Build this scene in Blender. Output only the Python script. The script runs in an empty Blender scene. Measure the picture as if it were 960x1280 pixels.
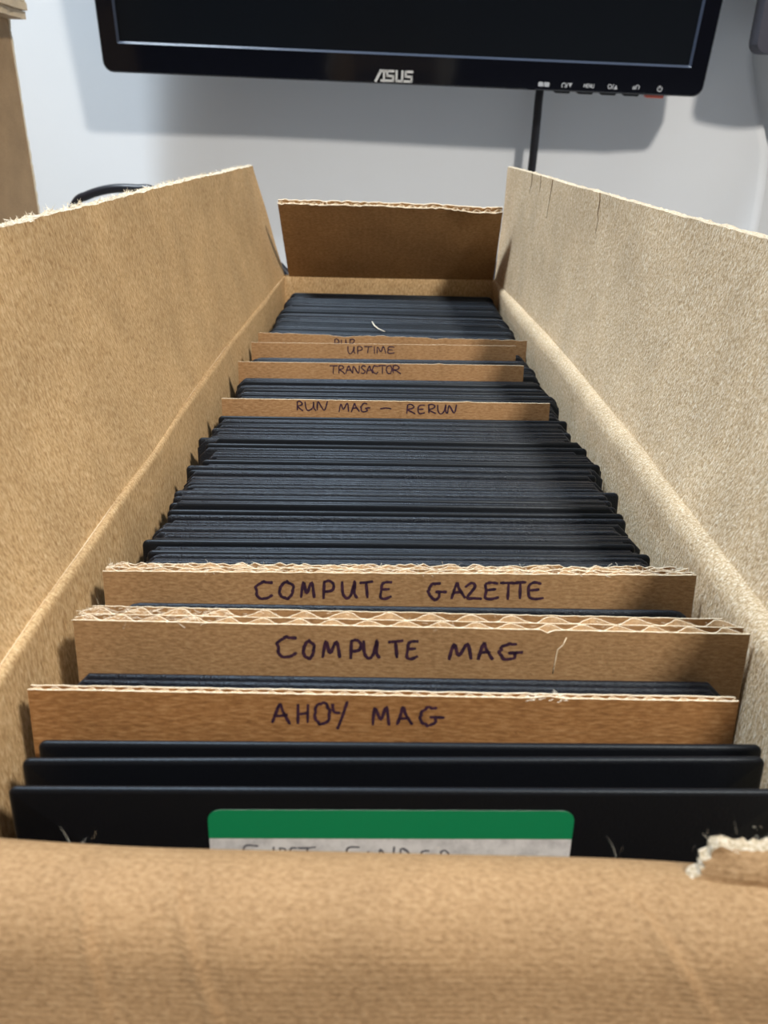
import bpy, math, random
from mathutils import Vector, Matrix

# ------------------------------------------------------------------ camera, world, light, exposure
random.seed(7)
S = bpy.context.scene
COL = S.collection
MM = 0.001
DESK = 0.74                      # desk top above the floor (m)
CZ = DESK + 0.2422               # camera height (m)
F, CX, CY = 1000.0, 480.0, 640.0  # focal length and centre in pixels of a 960 x 1280 frame


def _norm(v):
    return v.normalized()


_fw = _norm(Vector(((488 - CX) / F, (148 - CY) / F, 1)))          # world +Y seen from the camera
_r = Vector((math.cos(math.radians(1.4)), math.sin(math.radians(1.4)), 0))
_r = _norm(_r - _fw * _r.dot(_fw))
_up = _fw.cross(_r)
if _up.y > 0:
    _up = -_up
ROT = Matrix((_r, _fw, _up))     # camera axes (x right, y down, z forward) to world


def at(px, py, X=None, Y=None, Z=None, plane=None):
    """point (mm, camera at the origin) of the place that the photograph shows at a pixel, on a known surface"""
    d = ROT @ Vector(((px - CX) / F, (py - CY) / F, 1))
    if plane:
        p0, n = plane
        return d * (Vector(p0).dot(n) / d.dot(n))
    if X is not None:
        return d * (X / d.x)
    if Y is not None:
        return d * (Y / d.y)
    return d * (Z / d.z)


cam_d = bpy.data.cameras.new('camera')
cam = bpy.data.objects.new('camera', cam_d)
COL.objects.link(cam)
cx_, cy_, cz_ = ROT @ Vector((1, 0, 0)), ROT @ Vector((0, -1, 0)), ROT @ Vector((0, 0, -1))
mw = Matrix((cx_, cy_, cz_)).transposed().to_4x4()
mw.translation = Vector((0, 0, CZ))
cam.matrix_world = mw
cam_d.sensor_fit = 'HORIZONTAL'
cam_d.sensor_width = 36
cam_d.lens = F / 960 * 36
cam_d.clip_start = 0.005
cam_d.clip_end = 50
cam_d.dof.use_dof = True
cam_d.dof.focus_distance = 0.255
cam_d.dof.aperture_fstop = 38
S.camera = cam

W = bpy.data.worlds.new('world')
S.world = W
W.use_nodes = True
W.node_tree.nodes['Background'].inputs[0].default_value = (0.8, 0.88, 1, 1)
W.node_tree.nodes['Background'].inputs[1].default_value = 0.25

LIGHT_A = dict(loc=(0.98, -0.86), size=0.20, power=62, color=(1.0, 0.915, 0.80))
LIGHT_B = dict(loc=(-0.55, 0.40), size=0.34, power=42, color=(0.80, 0.91, 1.0))
CEIL = 2.5
S.view_settings.view_transform = 'Standard'
S.view_settings.look = 'None'
S.view_settings.gamma = 1
S.view_settings.use_curve_mapping = False
S.view_settings.exposure = 0.1


# ------------------------------------------------------------------ helpers
def srgb(r, g, b):
    def c(v):
        v /= 255.0
        return v / 12.92 if v <= 0.04045 else ((v + 0.055) / 1.055) ** 2.4
    return (c(r), c(g), c(b), 1)


def wpos(p):                     # mm from the camera -> metres in the world
    return Vector((p[0] * MM, p[1] * MM, CZ + p[2] * MM))


def tag(o, label=None, cat=None, group=None, kind=None):
    for k, v in (('label', label), ('category', cat), ('group', group), ('kind', kind)):
        if v:
            o[k] = v
    return o


def thing(name, base, label, cat, group=None):
    o = bpy.data.objects.new(name, None)
    COL.objects.link(o)
    o.empty_display_size = 0.02
    o.location = wpos(base)
    return tag(o, label, cat, group)


class MB:
    """mesh collector, vertices in mm from the camera"""
    def __init__(s):
        s.v, s.f, s.m = [], [], []

    def face(s, idx, mi=0):
        s.f.append(tuple(idx)); s.m.append(mi)

    def box(s, lo, hi, mi=0):
        b = len(s.v)
        for z in (lo[2], hi[2]):
            for x, y in ((lo[0], lo[1]), (hi[0], lo[1]), (hi[0], hi[1]), (lo[0], hi[1])):
                s.v.append((x, y, z))
        for q in ((0, 3, 2, 1), (4, 5, 6, 7), (0, 1, 5, 4), (1, 2, 6, 5), (2, 3, 7, 6), (3, 0, 4, 7)):
            s.face([b + i for i in q], mi)

    def shell(s, grid, off, mi=0, edge=0):
        """closed slab from a grid of points; off(p, i, j) gives the matching outer point"""
        n, m = len(grid), len(grid[0])
        b = len(s.v)
        for i in range(n):
            for j in range(m):
                s.v.append(tuple(grid[i][j]))
        c = len(s.v)
        for i in range(n):
            for j in range(m):
                s.v.append(tuple(off(grid[i][j], i, j)))
        for i in range(n - 1):
            for j in range(m - 1):
                q = [i * m + j, (i + 1) * m + j, (i + 1) * m + j + 1, i * m + j + 1]
                s.face([b + k for k in q], mi)
                s.face([c + k for k in reversed(q)], mi)
        rim = [(i, 0) for i in range(n)] + [(n - 1, j) for j in range(1, m)] + \
              [(i, m - 1) for i in range(n - 2, -1, -1)] + [(0, j) for j in range(m - 2, 0, -1)]
        for k in range(len(rim)):
            a, d = rim[k], rim[(k + 1) % len(rim)]
            ia, idd = a[0] * m + a[1], d[0] * m + d[1]
            s.face([b + idd, b + ia, c + ia, c + idd], edge)

    def tube(s, pts, r, seg=10, mi=0, taper=None):
        pts = [Vector(p) for p in pts]
        b = len(s.v)
        up = None
        for i, p in enumerate(pts):
            t = (pts[min(i + 1, len(pts) - 1)] - pts[max(i - 1, 0)]).normalized()
            if up is None:
                up = t.orthogonal().normalized()
            up = (up - t * up.dot(t)).normalized()
            w = t.cross(up)
            rr = r * (taper(i / (len(pts) - 1)) if taper else 1)
            for k in range(seg):
                a = 2 * math.pi * k / seg
                s.v.append(tuple(p + up * (math.cos(a) * rr) + w * (math.sin(a) * rr)))
        for i in range(len(pts) - 1):
            for k in range(seg):
                s.face([b + i * seg + k, b + i * seg + (k + 1) % seg, b + (i + 1) * seg + (k + 1) % seg, b + (i + 1) * seg + k], mi)
        s.face([b + k for k in reversed(range(seg))], mi)
        e = b + (len(pts) - 1) * seg
        s.face([e + k for k in range(seg)], mi)

    def prism(s, poly, y0, y1, mi=0):
        """poly of (x, z) pulled from y0 to y1"""
        b, n = len(s.v), len(poly)
        for y in (y0, y1):
            for x, z in poly:
                s.v.append((x, y, z))
        s.face([b + i for i in range(n)], mi)
        s.face([b + n + i for i in reversed(range(n))], mi)
        for i in range(n):
            j = (i + 1) % n
            s.face([b + i, b + n + i, b + n + j, b + j], mi)

    def build(s, name, mats, parent=None, smooth=False, fix=True, local=False):
        me = bpy.data.meshes.new(name)
        org = parent.matrix_basis.translation.copy() if parent and parent.type == 'EMPTY' else Vector((0, 0, 0))
        if parent and parent.type != 'EMPTY':
            org = Vector(parent['_org'])
        top = parent is None
        if top:
            xs = [v[0] for v in s.v]; ys = [v[1] for v in s.v]; zs = [v[2] for v in s.v]
            org = wpos(((min(xs) + max(xs)) / 2, (min(ys) + max(ys)) / 2, min(zs)))
        me.from_pydata([tuple(Vector(v) * MM) if local else tuple(wpos(v) - org) for v in s.v], [], s.f)
        mats = mats if isinstance(mats, (list, tuple)) else [mats]
        for m in mats:
            me.materials.append(m)
        me.polygons.foreach_set('material_index', s.m)
        me.polygons.foreach_set('use_smooth', [smooth] * len(s.f))
        if fix:
            import bmesh
            bm = bmesh.new(); bm.from_mesh(me)
            bmesh.ops.recalc_face_normals(bm, faces=bm.faces)
            bm.to_mesh(me); bm.free()
        me.update()
        o = bpy.data.objects.new(name, me)
        COL.objects.link(o)
        if top:
            o.location = org
        else:
            o.parent = parent
        o['_org'] = tuple(org)
        return o


def auto_smooth(o, deg=40):
    me = o.data
    me.polygons.foreach_set('use_smooth', [True] * len(me.polygons))
    try:
        me.set_sharp_from_angle(angle=math.radians(deg))
    except Exception:
        pass


def lerp_table(t, y):
    """t: list of (y, value) sorted by y; smooth interpolation"""
    if y <= t[0][0]:
        return t[0][1]
    if y >= t[-1][0]:
        return t[-1][1]
    for (a, va), (b, vb) in zip(t, t[1:]):
        if a <= y <= b:
            k = (y - a) / (b - a)
            return va + (vb - va) * k


# ------------------------------------------------------------------ materials
def new_mat(name, color, rough=0.5, spec=0.5, metal=0.0, tint=None):
    m = bpy.data.materials.new(name)
    m.use_nodes = True
    b = m.node_tree.nodes['Principled BSDF']
    b.inputs['Base Color'].default_value = color
    b.inputs['Roughness'].default_value = rough
    b.inputs['Specular IOR Level'].default_value = spec
    b.inputs['Metallic'].default_value = metal
    if tint:
        b.inputs['Specular Tint'].default_value = tint
    return m, m.node_tree, b


def noise(nt, scale, vec, detail=4, rough=0.6, stretch=None, rot=None):
    mp = nt.nodes.new('ShaderNodeMapping')
    nt.links.new(vec, mp.inputs['Vector'])
    if stretch:
        mp.inputs['Scale'].default_value = stretch
    if rot:
        mp.inputs['Rotation'].default_value = rot
    n = nt.nodes.new('ShaderNodeTexNoise')
    n.inputs['Scale'].default_value = scale
    n.inputs['Detail'].default_value = detail
    n.inputs['Roughness'].default_value = rough
    nt.links.new(mp.outputs[0], n.inputs['Vector'])
    return n.outputs['Fac']


def ramp(nt, fac, stops):
    r = nt.nodes.new('ShaderNodeValToRGB')
    e = r.color_ramp.elements
    while len(e) < len(stops):
        e.new(0.5)
    for el, (p, c) in zip(e, stops):
        el.position = p; el.color = c
    nt.links.new(fac, r.inputs['Fac'])
    return r.outputs['Color']


def mix(nt, fac, a, b, mode='MIX'):
    n = nt.nodes.new('ShaderNodeMix')
    n.data_type = 'RGBA'; n.blend_type = mode
    if isinstance(fac, (int, float)):
        n.inputs[0].default_value = fac
    else:
        nt.links.new(fac, n.inputs[0])
    for sock, v in ((n.inputs[6], a), (n.inputs[7], b)):
        if isinstance(v, tuple):
            sock.default_value = v
        else:
            nt.links.new(v, sock)
    return n.outputs[2]


def bump(nt, bsdf, height, strength, dist):
    n = nt.nodes.new('ShaderNodeBump')
    n.inputs['Strength'].default_value = strength
    n.inputs['Distance'].default_value = dist
    nt.links.new(height, n.inputs['Height'])
    nt.links.new(n.outputs[0], bsdf.inputs['Normal'])


def kraft(name, dark, mid, light, grain=(1, 1, 0.35), fleck=0.35, relief=0.35, rib=None, rot=None, rough=0.72):
    m, nt, b = new_mat(name, mid, rough, 0.25)
    tc = nt.nodes.new('ShaderNodeTexCoord').outputs['Object']
    fibre = noise(nt, 1700, tc, 5, 0.65, grain, rot)
    blot = noise(nt, 45, tc, 3, 0.5)
    col = ramp(nt, fibre, [(0.28, dark), (0.5, mid), (0.74, light)])
    tone = ramp(nt, blot, [(0.3, (0.86, 0.85, 0.84, 1)), (0.7, (1.06, 1.05, 1.04, 1))])
    col = mix(nt, 1.0, col, tone, 'MULTIPLY')
    # long pale fibres and dark specks pressed in the paper
    g2 = (grain[0] * 1.6, grain[1] * 1.6, grain[2] * 0.5) if grain[2] < 1 else (grain[0] * 0.5, grain[1] * 1.6, grain[2] * 1.6)
    f2 = ramp(nt, noise(nt, 1300, tc, 2, 0.5, g2, (0.25, 0.35, 0.2)), [(0.60, (0, 0, 0, 1)), (0.70, (fleck,) * 3 + (1,))])
    col = mix(nt, f2, col, light)
    sp = ramp(nt, noise(nt, 500, tc, 1, 0.3), [(0.77, (0, 0, 0, 1)), (0.80, (0.6, 0.6, 0.6, 1))])
    col = mix(nt, sp, col, dark)
    nt.links.new(col, b.inputs['Base Color'])
    h = fibre
    if rib:
        wv = nt.nodes.new('ShaderNodeTexWave')
        wv.bands_direction = rib[0]
        wv.inputs['Scale'].default_value = rib[1]
        wv.inputs['Distortion'].default_value = 0.6
        nt.links.new(tc, wv.inputs['Vector'])
        ad = nt.nodes.new('ShaderNodeMath'); ad.operation = 'MULTIPLY_ADD'
        nt.links.new(wv.outputs['Fac'], ad.inputs[0]); ad.inputs[1].default_value = rib[2]
        nt.links.new(fibre, ad.inputs[2])
        h = ad.outputs[0]
    bump(nt, b, h, relief, 0.0005)
    return m


K_SIDE = kraft('kraft_inner_flap', srgb(152, 119, 80), srgb(200, 169, 126), srgb(232, 209, 170), (1, 1, 0.3), 0.55, 0.6)
K_PALE = kraft('kraft_lit_flap', srgb(150, 122, 88), srgb(206, 180, 144), srgb(248, 238, 218), (1, 1, 0.5), 0.7, 0.8)  # right flap and wall: paler copy of K_SIDE, brighter light put into its colour
K_FRONT = kraft('kraft_front_flap', srgb(126, 97, 66), srgb(151, 120, 85), srgb(170, 140, 104), (0.6, 1, 1), 0.2, 0.5, ('Z', 420, 0.12))
K_END = kraft('kraft_end_flap', srgb(142, 108, 72), srgb(180, 142, 100), srgb(204, 170, 128), (0.35, 1, 1), 0.3, 0.4, ('X', 90, 0.15))
K_CARD = kraft('divider_card', srgb(130, 96, 62), srgb(160, 124, 86), srgb(182, 148, 110), (0.3, 1, 1), 0.35, 0.25)
K_CARD2 = kraft('divider_card_reddish', srgb(116, 80, 46), srgb(150, 108, 66), srgb(182, 142, 98), (0.22, 1, 1), 0.4, 0.3)
K_CORR = kraft('corrugated_divider', srgb(128, 98, 66), srgb(156, 124, 88), srgb(180, 150, 112), (0.35, 1, 1), 0.35, 0.25)
K_EDGE = kraft('torn_card_edge', srgb(206, 182, 146), srgb(232, 214, 184), srgb(248, 238, 220), (1, 1, 1), 0.4, 0.6)
K_FLUTE = kraft('flute_paper', srgb(214, 192, 156), srgb(238, 222, 194), srgb(250, 242, 226), (1, 1, 1), 0.3, 0.4)
K_FUZZ, _, _ = new_mat('paper_fuzz', srgb(238, 228, 208), 0.8, 0.1)
K_RIM = kraft('white_torn_rim', srgb(150, 132, 106), srgb(196, 180, 154), srgb(234, 226, 212), (1, 1, 1), 0.5, 1.0)
K_CRACK, _, _ = new_mat('crack_brown', srgb(104, 78, 50), 0.8, 0.1)
K_SHIP = kraft('shipping_box_kraft', srgb(150, 122, 90), srgb(172, 144, 110), srgb(190, 164, 130), (0.6, 1, 1), 0.2, 0.15)

# black jacket plastic: fine leathery relief; blue light reflected off the wall is put into the tint
JACKET, nt, b = new_mat('floppy_jacket_black', srgb(12, 14, 22), 0.4, 0.47, 0.0, (0.74, 0.86, 1, 1))
tc = nt.nodes.new('ShaderNodeTexCoord').outputs['Object']
n1 = noise(nt, 2200, tc, 3, 0.6)
bump(nt, b, n1, 0.65, 0.0004)
rr = ramp(nt, noise(nt, 120, tc, 3, 0.6), [(0.3, (0.27, 0.27, 0.27, 1)), (0.7, (0.46, 0.46, 0.46, 1))])
nt.links.new(rr, b.inputs['Roughness'])
JACKET_DULL, nt, b = new_mat('floppy_jacket_dull', srgb(7, 8, 13), 0.46, 0.34, 0.0, (0.74, 0.86, 1, 1))  # same blue wall reflection coloured into the tint
tc = nt.nodes.new('ShaderNodeTexCoord').outputs['Object']
bump(nt, b, noise(nt, 1800, tc, 3, 0.6), 0.2, 0.0003)
MAG, _, _ = new_mat('magnetic_film', srgb(46, 32, 26), 0.25, 0.5)
GREEN, _, _ = new_mat('label_green', srgb(8, 128, 82), 0.45, 0.4)
LABELW, nt, b = new_mat('label_paper', srgb(206, 208, 214), 0.6, 0.3)
tc = nt.nodes.new('ShaderNodeTexCoord').outputs['Object']
nt.links.new(ramp(nt, noise(nt, 300, tc, 5, 0.7), [(0.3, srgb(176, 178, 184)), (0.6, srgb(214, 216, 221))]), b.inputs['Base Color'])
PENCIL, _, _ = new_mat('pencil', srgb(92, 94, 104), 0.5, 0.4)
INK, nt, b = new_mat('marker_ink', srgb(44, 24, 48), 0.6, 0.3)
tc = nt.nodes.new('ShaderNodeTexCoord').outputs['Object']
nt.links.new(ramp(nt, noise(nt, 700, tc, 3, 0.6), [(0.35, srgb(34, 20, 42)), (0.75, srgb(74, 44, 62))]), b.inputs['Base Color'])

GLOSS, nt, b = new_mat('monitor_gloss_black', srgb(9, 10, 17), 0.1, 0.42, 0.0, (0.8, 0.88, 1, 1))
SCREEN, _, _ = new_mat('monitor_screen', srgb(9, 12, 17), 0.3, 0.25, 0.0, (0.8, 0.9, 1, 1))
LIP, _, _ = new_mat('monitor_inner_lip', srgb(58, 66, 82), 0.3, 0.6)
PLASTIC, _, _ = new_mat('matte_black_plastic', srgb(24, 24, 28), 0.5, 0.4)
CABLE, _, _ = new_mat('cable_rubber', srgb(24, 26, 34), 0.36, 0.5)
SILVER, _, _ = new_mat('logo_silver', srgb(214, 214, 212), 0.3, 0.5, 0.3)
ICON, _, _ = new_mat('icon_print', srgb(176, 178, 182), 0.5, 0.3)
RED, _, _ = new_mat('power_light_red', srgb(190, 92, 76), 0.4, 0.5)
DARKGREY, _, _ = new_mat('dark_grey_plastic', srgb(56, 56, 66), 0.5, 0.4)


def paint(name, c, var=0.03, rough=0.85):
    m, nt, b = new_mat(name, c, rough, 0.2)
    tc = nt.nodes.new('ShaderNodeTexCoord').outputs['Object']
    c2 = tuple(v * (1 - var) for v in c[:3]) + (1,)
    nt.links.new(ramp(nt, noise(nt, 6, tc, 4, 0.6), [(0.3, c2), (0.7, c)]), b.inputs['Base Color'])
    bump(nt, b, noise(nt, 300, tc, 3, 0.6), 0.06, 0.001)
    return m


WALL = paint('wall_paint', srgb(214, 218, 222))
SHEET = paint('sheet_white', srgb(222, 227, 233), 0.015, 0.7)
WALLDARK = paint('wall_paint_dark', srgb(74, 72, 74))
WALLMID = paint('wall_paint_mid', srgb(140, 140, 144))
CEILM = paint('ceiling_paint', srgb(232, 232, 228))
FLOORM = paint('floor_carpet', srgb(92, 94, 100), 0.2)
DESKM, nt, b = new_mat('desk_laminate', srgb(150, 152, 155), 0.4, 0.4)
tc = nt.nodes.new('ShaderNodeTexCoord').outputs['Object']
nt.links.new(ramp(nt, noise(nt, 30, tc, 5, 0.6), [(0.3, srgb(144, 146, 149)), (0.7, srgb(156, 158, 161))]), b.inputs['Base Color'])
METAL, _, _ = new_mat('leg_metal', srgb(120, 122, 126), 0.4, 0.5, 0.8)
DIFF, nt, b = new_mat('lamp_diffuser', srgb(245, 245, 240), 0.5, 0.3)
b.inputs['Emission Color'].default_value = (1, 0.97, 0.92, 1)
b.inputs['Emission Strength'].default_value = 4.0


# ------------------------------------------------------------------ the room
def room_box(name, lo, hi, mat):
    m = MB(); m.box([v * 1000 for v in lo], [v * 1000 for v in hi])
    m.v = [(x, y, z - CZ * 1000) for x, y, z in m.v]
    return tag(m.build(name, mat), kind='structure')


YW = 0.940                        # face of the wall behind the desk
room_box('floor', (-2.2, -2.4, -0.05), (2.2, YW + 0.1, 0), FLOORM)
room_box('ceiling', (-2.2, -2.4, CEIL), (2.2, YW + 0.1, CEIL + 0.05), CEILM)
room_box('wall_back', (-2.2, YW, 0), (2.2, YW + 0.1, CEIL), WALL)
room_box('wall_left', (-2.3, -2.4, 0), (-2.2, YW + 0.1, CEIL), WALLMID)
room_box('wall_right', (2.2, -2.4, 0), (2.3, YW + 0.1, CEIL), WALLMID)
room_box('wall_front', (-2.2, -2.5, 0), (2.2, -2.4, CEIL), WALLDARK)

# ceiling lamps: the fixture and its own light
for spec, lab in ((LIGHT_A, 'small warm recessed ceiling lamp over the room behind the desk'),
                  (LIGHT_B, 'square cool ceiling lamp above the desk')):
    x, y = spec['loc']; hs = spec['size'] / 2
    base = (x * 1000, y * 1000, (CEIL - CZ) * 1000 - 24)
    t = thing('ceiling_lamp', base, lab, 'lamp')
    fr = MB()
    h = hs * 1000; Z = base[2]
    for lo, hi in (((-h - 20, -h - 20), (h + 20, -h)), ((-h - 20, h), (h + 20, h + 20)),
                   ((-h - 20, -h), (-h, h)), ((h, -h), (h + 20, h))):
        fr.box((base[0] + lo[0], base[1] + lo[1], Z), (base[0] + hi[0], base[1] + hi[1], Z + 24))
    fr.build('frame', METAL, t)
    df = MB(); df.box((base[0] - h, base[1] - h, Z + 8), (base[0] + h, base[1] + h, Z + 23))
    df.build('diffuser', DIFF, t)
    ld = bpy.data.lights.new('lamp_light', 'AREA')
    ld.shape = 'SQUARE'; ld.size = spec['size']; ld.energy = spec['power']; ld.color = spec['color']
    lo = bpy.data.objects.new('lamp_light', ld); COL.objects.link(lo)
    lo.parent = t; lo.location = (0, 0, 0.004)

# ------------------------------------------------------------------ the desk
DZ = (DESK - CZ) * 1000           # desk top, mm
t = thing('desk', (0, 250, -CZ * 1000), 'pale grey laminate desk under the open cardboard box', 'desk')
m = MB(); m.box((-900, -260, DZ - 28), (900, YW * 1000 - 2, DZ)); o = m.build('desk_top', DESKM, t)
for x in (-860, 810):
    for y in (-220, 780):
        m = MB(); m.box((x, y, -CZ * 1000), (x + 50, y + 50, DZ - 28)); m.build('leg', METAL, t)

# ------------------------------------------------------------------ white sheet behind the monitor
YS = 921.0                         # where the sheet hangs
edge_x = [(-238, at(930, 330, Y=YS).x), (-180, at(932, 318, Y=YS).x)]
for px, py in ((942, 290), (952, 237), (959, 190), (956, 162), (947, 107), (942, 62), (958, 0)):
    p = at(px, py, Y=YS)
    edge_x.append((p.z, p.x))
edge_x += [(200, edge_x[-1][1] + 4), (420, edge_x[-1][1] + 12)]
m = MB(); grid = []
NX, NZ = 110, 70
for i in range(NX + 1):
    row = []
    for j in range(NZ + 1):
        z = -238 + (420 + 238) * j / NZ
        xe = lerp_table(edge_x, z)
        u = i / NX
        x = -620 + (xe + 620) * u
        # soft hanging folds near the free edge
        k = max(0, (x - 215) / 170.0)
        a = x - 0.30 * z
        y = YS - 9 * min(1, k) * math.sin((a - 215) / 30.0) - 4.0 * max(0, 1 - abs(z + 60) / 160) * k
        y += 1.0 * math.sin(x / 70.0) * math.cos(z / 110.0)
        row.append((x, y, z))
    grid.append(row)
m.shell(grid, lambda p, i, j: (p[0], p[1] + 0.8, p[2]))
o = m.build('backdrop_sheet', SHEET, None, True)
tag(o, 'white sheet with wavy free edge hanging behind the monitor', 'sheet')


# ------------------------------------------------------------------ the open carton with the disks
WL = [(82.5, -69.0), (136.0, -70.5), (236.3, -70.0), (347.8, -69.5), (459.3, -68.5), (550.8, -67.5)]
WR = [(82.5, 76.0), (136.0, 77.2), (236.3, 76.2), (347.8, 75.6), (459.3, 74.5), (550.8, 73.0)]
FLX = [(80.6, -71.5), (134.1, -72.3), (178.7, -73.0), (234.5, -72.4), (295.8, -73.4), (359.4, -73.0), (457.5, -71.0), (551.1, -67.8)]
FRX = [(80.6, 81.0), (143.0, 82.0), (178.7, 81.4), (234.5, 81.5), (290.2, 80.3), (385.0, 78.6), (468.6, 75.6), (551.1, 72.0)]
FRZ = [(80.4, -91.74), (345.7, -91.74), (390.3, -92.77), (471.7, -94.42), (550.9, -95.25)]
TLX = [(72.2, -96.0), (136.9, -93.0), (194.9, -90.5), (319.7, -86.0), (426.8, -84.0), (531.6, -83.5)]
TLZ = [(72.2, -24.22), (194.9, -24.84), (319.7, -25.15), (426.8, -26.39), (531.6, -27.73)]
TRX = [(72.2, 106.0), (136.9, 101.0), (214.9, 97.0), (262.9, 93.0), (324.2, 89.0), (420.1, 83.0), (493.7, 78.5), (542.7, 74.2)]
TRZ = [(72.2, -24.74), (214.9, -25.67), (420.1, -25.77), (542.7, -25.36)]
BOT = -235.0                       # inner face of the carton's floor (disks stand on it)
Y0, Y1 = 86.0, 547.0
TH = 3.6

box = thing('cardboard_box', (4, 270, DZ), 'open brown cardboard box packed with black floppy disks and card dividers', 'box')

# floor of the carton
m = MB(); m.box((-73, Y0 - 2, DZ + 0.3), (80, Y1 + 3, BOT)); m.build('bottom', K_SIDE, box)

jit = random.Random(3)


YA, YB = 82.0, 550.5


def side_wall(name, sgn, WT, FT, FZ, mat, rl):
    m = MB(); grid = []
    n = 94
    for i in range(n + 1):
        y = YA + (YB - YA) * i / n
        xw, xf = lerp_table(WT, y), lerp_table(FT, y)
        zf = lerp_table(FZ, y) if FZ else -95.9
        r = rl * min(1.0, 0.25 + (YB - y) / 120.0)
        xs, zs = xf - sgn * 0.8 * r, zf - 1.2 * r
        prof = [(xw, DZ + 0.4), (xw, -190), (xw, -150), (xw, -128), (xw + 0.12 * (xs - xw), -115), (xw + 0.5 * (xs - xw), (zs - 115) / 2)]
        for k in range(10):                      # rounded shoulder up to the score line
            a = math.radians(108 * k / 9.0)
            prof.append((xf - sgn * 0.8 * r * math.cos(a), zs + 1.2 * r * math.sin(a)))
        w = 0.25 * math.sin(y / 23.0) + 0.2 * math.sin(y / 9.1 + 1)
        grid.append([(x + w * (0.3 if z < -114 else 1), y, z) for x, z in prof])
    m.shell(grid, lambda p, i, j: (p[0] + sgn * TH, p[1], p[2] - (1.2 if j > 9 else 0)), 0, 1)
    o = m.build(name, [mat, K_EDGE], box, True)
    auto_smooth(o, 50)
    return o


side_wall('side_wall', -1, WL, FLX, None, K_SIDE, 1.7)
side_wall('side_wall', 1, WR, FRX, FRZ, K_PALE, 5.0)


def side_flap(name, sgn, FT, FZ, TX, TZ, yend, mat, rough_top, groove):
    m = MB(); grid = []
    n, mrows = 210, 26
    topz = []
    jw = 0.0
    for i in range(n + 1):
        yf = YA + (YB - YA) * i / n
        yt = YA + (yend - YA) * i / n
        fx = lerp_table(FT, yf) + sgn * 0.25; fz = (lerp_table(FZ, yf) if FZ else -95.9) - groove
        tx, tz = lerp_table(TX, yt), lerp_table(TZ, yt)
        jw = 0.75 * jw + jit.uniform(-1, 1) * rough_top * 0.6
        row = []
        for j in range(mrows + 1):
            v = j / mrows
            x = fx + (tx - fx) * v
            z = fz + (tz - fz) * v
            y = yf + (yt - yf) * v
            # slight belly of the flap
            x += sgn * 1.6 * math.sin(math.pi * v) * math.sin(math.pi * min(1, max(0, (y - YA) / 470)))
            x += 0.22 * math.sin(y / 31.0 + v * 5) + 0.15 * math.sin(y / 12.0 - v * 9)
            if j == mrows:
                z += jw + jit.uniform(-1, 1) * rough_top * 0.5
                x += jit.uniform(-0.2, 0.2)
            elif j == mrows - 1:
                z += jw * 0.5
            row.append((x, y, z))
        grid.append(row)
        topz.append(row[-1])
    m.shell(grid, lambda p, i, j: (p[0] + sgn * TH * 0.93, p[1], p[2] + (0.15 if j else -0.4) + (jit.uniform(-0.25, 0.25) if j == mrows else 0)), 0, 1)
    o = m.build(name, [mat, K_RIM], box, True)
    auto_smooth(o, 50)
    return o, topz, grid


flapL, topL, _ = side_flap('side_flap', -1, FLX, None, TLX, TLZ, 531.8, K_SIDE, 0.22, 0.7)
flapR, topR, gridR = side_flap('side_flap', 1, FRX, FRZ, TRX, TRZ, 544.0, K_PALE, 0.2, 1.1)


def fuzz(parent, pts, count, length, spread, thick, mat=None):
    """paper hairs along a torn edge"""
    m = MB()
    for _ in range(count):
        p = Vector(jit.choice(pts)) + Vector((jit.uniform(-spread, spread), jit.uniform(-1.5, 1.5), jit.uniform(-0.5, 0.2)))
        d = Vector((jit.uniform(-1, 1), jit.uniform(-1, 1), jit.uniform(0.0, 1.0))).normalized()
        c = Vector((jit.uniform(-1, 1), jit.uniform(-1, 1), jit.uniform(-0.6, 0.4)))
        L = length * jit.uniform(0.3, 1) ** 2
        w = d.orthogonal().normalized() * thick
        b0 = len(m.v)
        for k in range(4):
            u = k / 3
            q = p + d * (L * u) + c * (L * 0.35 * u * u)
            s_ = 1 - 0.7 * u
            m.v.append(tuple(q - w * s_)); m.v.append(tuple(q + w * s_))
        for k in range(3):
            m.face((b0 + 2 * k, b0 + 2 * k + 1, b0 + 2 * k + 3, b0 + 2 * k + 2))
    o = m.build('torn_fibres', mat or K_FUZZ, parent, fix=False)
    return tag(o, kind='stuff')


fuzz(flapL, [(x - jit.uniform(0, 3), y, z + 0.3) for x, y, z in topL], 2600, 2.0, 0.6, 0.07)
fuzz(flapR, [(x + jit.uniform(0, 2.5), y, z + 0.2) for x, y, z in topR], 700, 1.1, 0.5, 0.06)

# short cracks in the right flap's liner, below its rim
for i0, j1, drift in ((181, 21, 1), (172, 22, -1), (160, 18, 0), (124, 19, -1)):
    m = MB()
    pth = [Vector(gridR[i0 + (drift * k) // 3][j]) + Vector((-0.02, 0, 0)) for k, j in enumerate(range(26, j1, -1))]
    m.tube(pth, 0.34, 6, taper=lambda u: 1.0 - 0.8 * u)
    m.build('crack', K_CRACK, flapR, True)

# far end wall and its flap, leaning in over the disks
XEL, XER = -69.0, 74.0
m = MB(); grid = []
for i in range(31):
    x = XEL + (XER - XEL) * i / 30
    bow = 0.5 * math.sin(math.pi * i / 30)
    col = [(x, Y1 + bow * 0.4, DZ + 0.4), (x, Y1 + bow, -150), (x, Y1 + bow, -108), (x, Y1 + bow, -100), (x, Y1 + bow + 0.3, -97), (x, Y1 + bow + 0.8, -95.0)]
    grid.append(col)
m.shell(grid, lambda p, i, j: (p[0], p[1] + TH, p[2] - (1.0 if j == 5 else 0)), 0, 1)
o = m.build('end_wall', [K_SIDE, K_EDGE], box, True); auto_smooth(o, 50)

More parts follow.
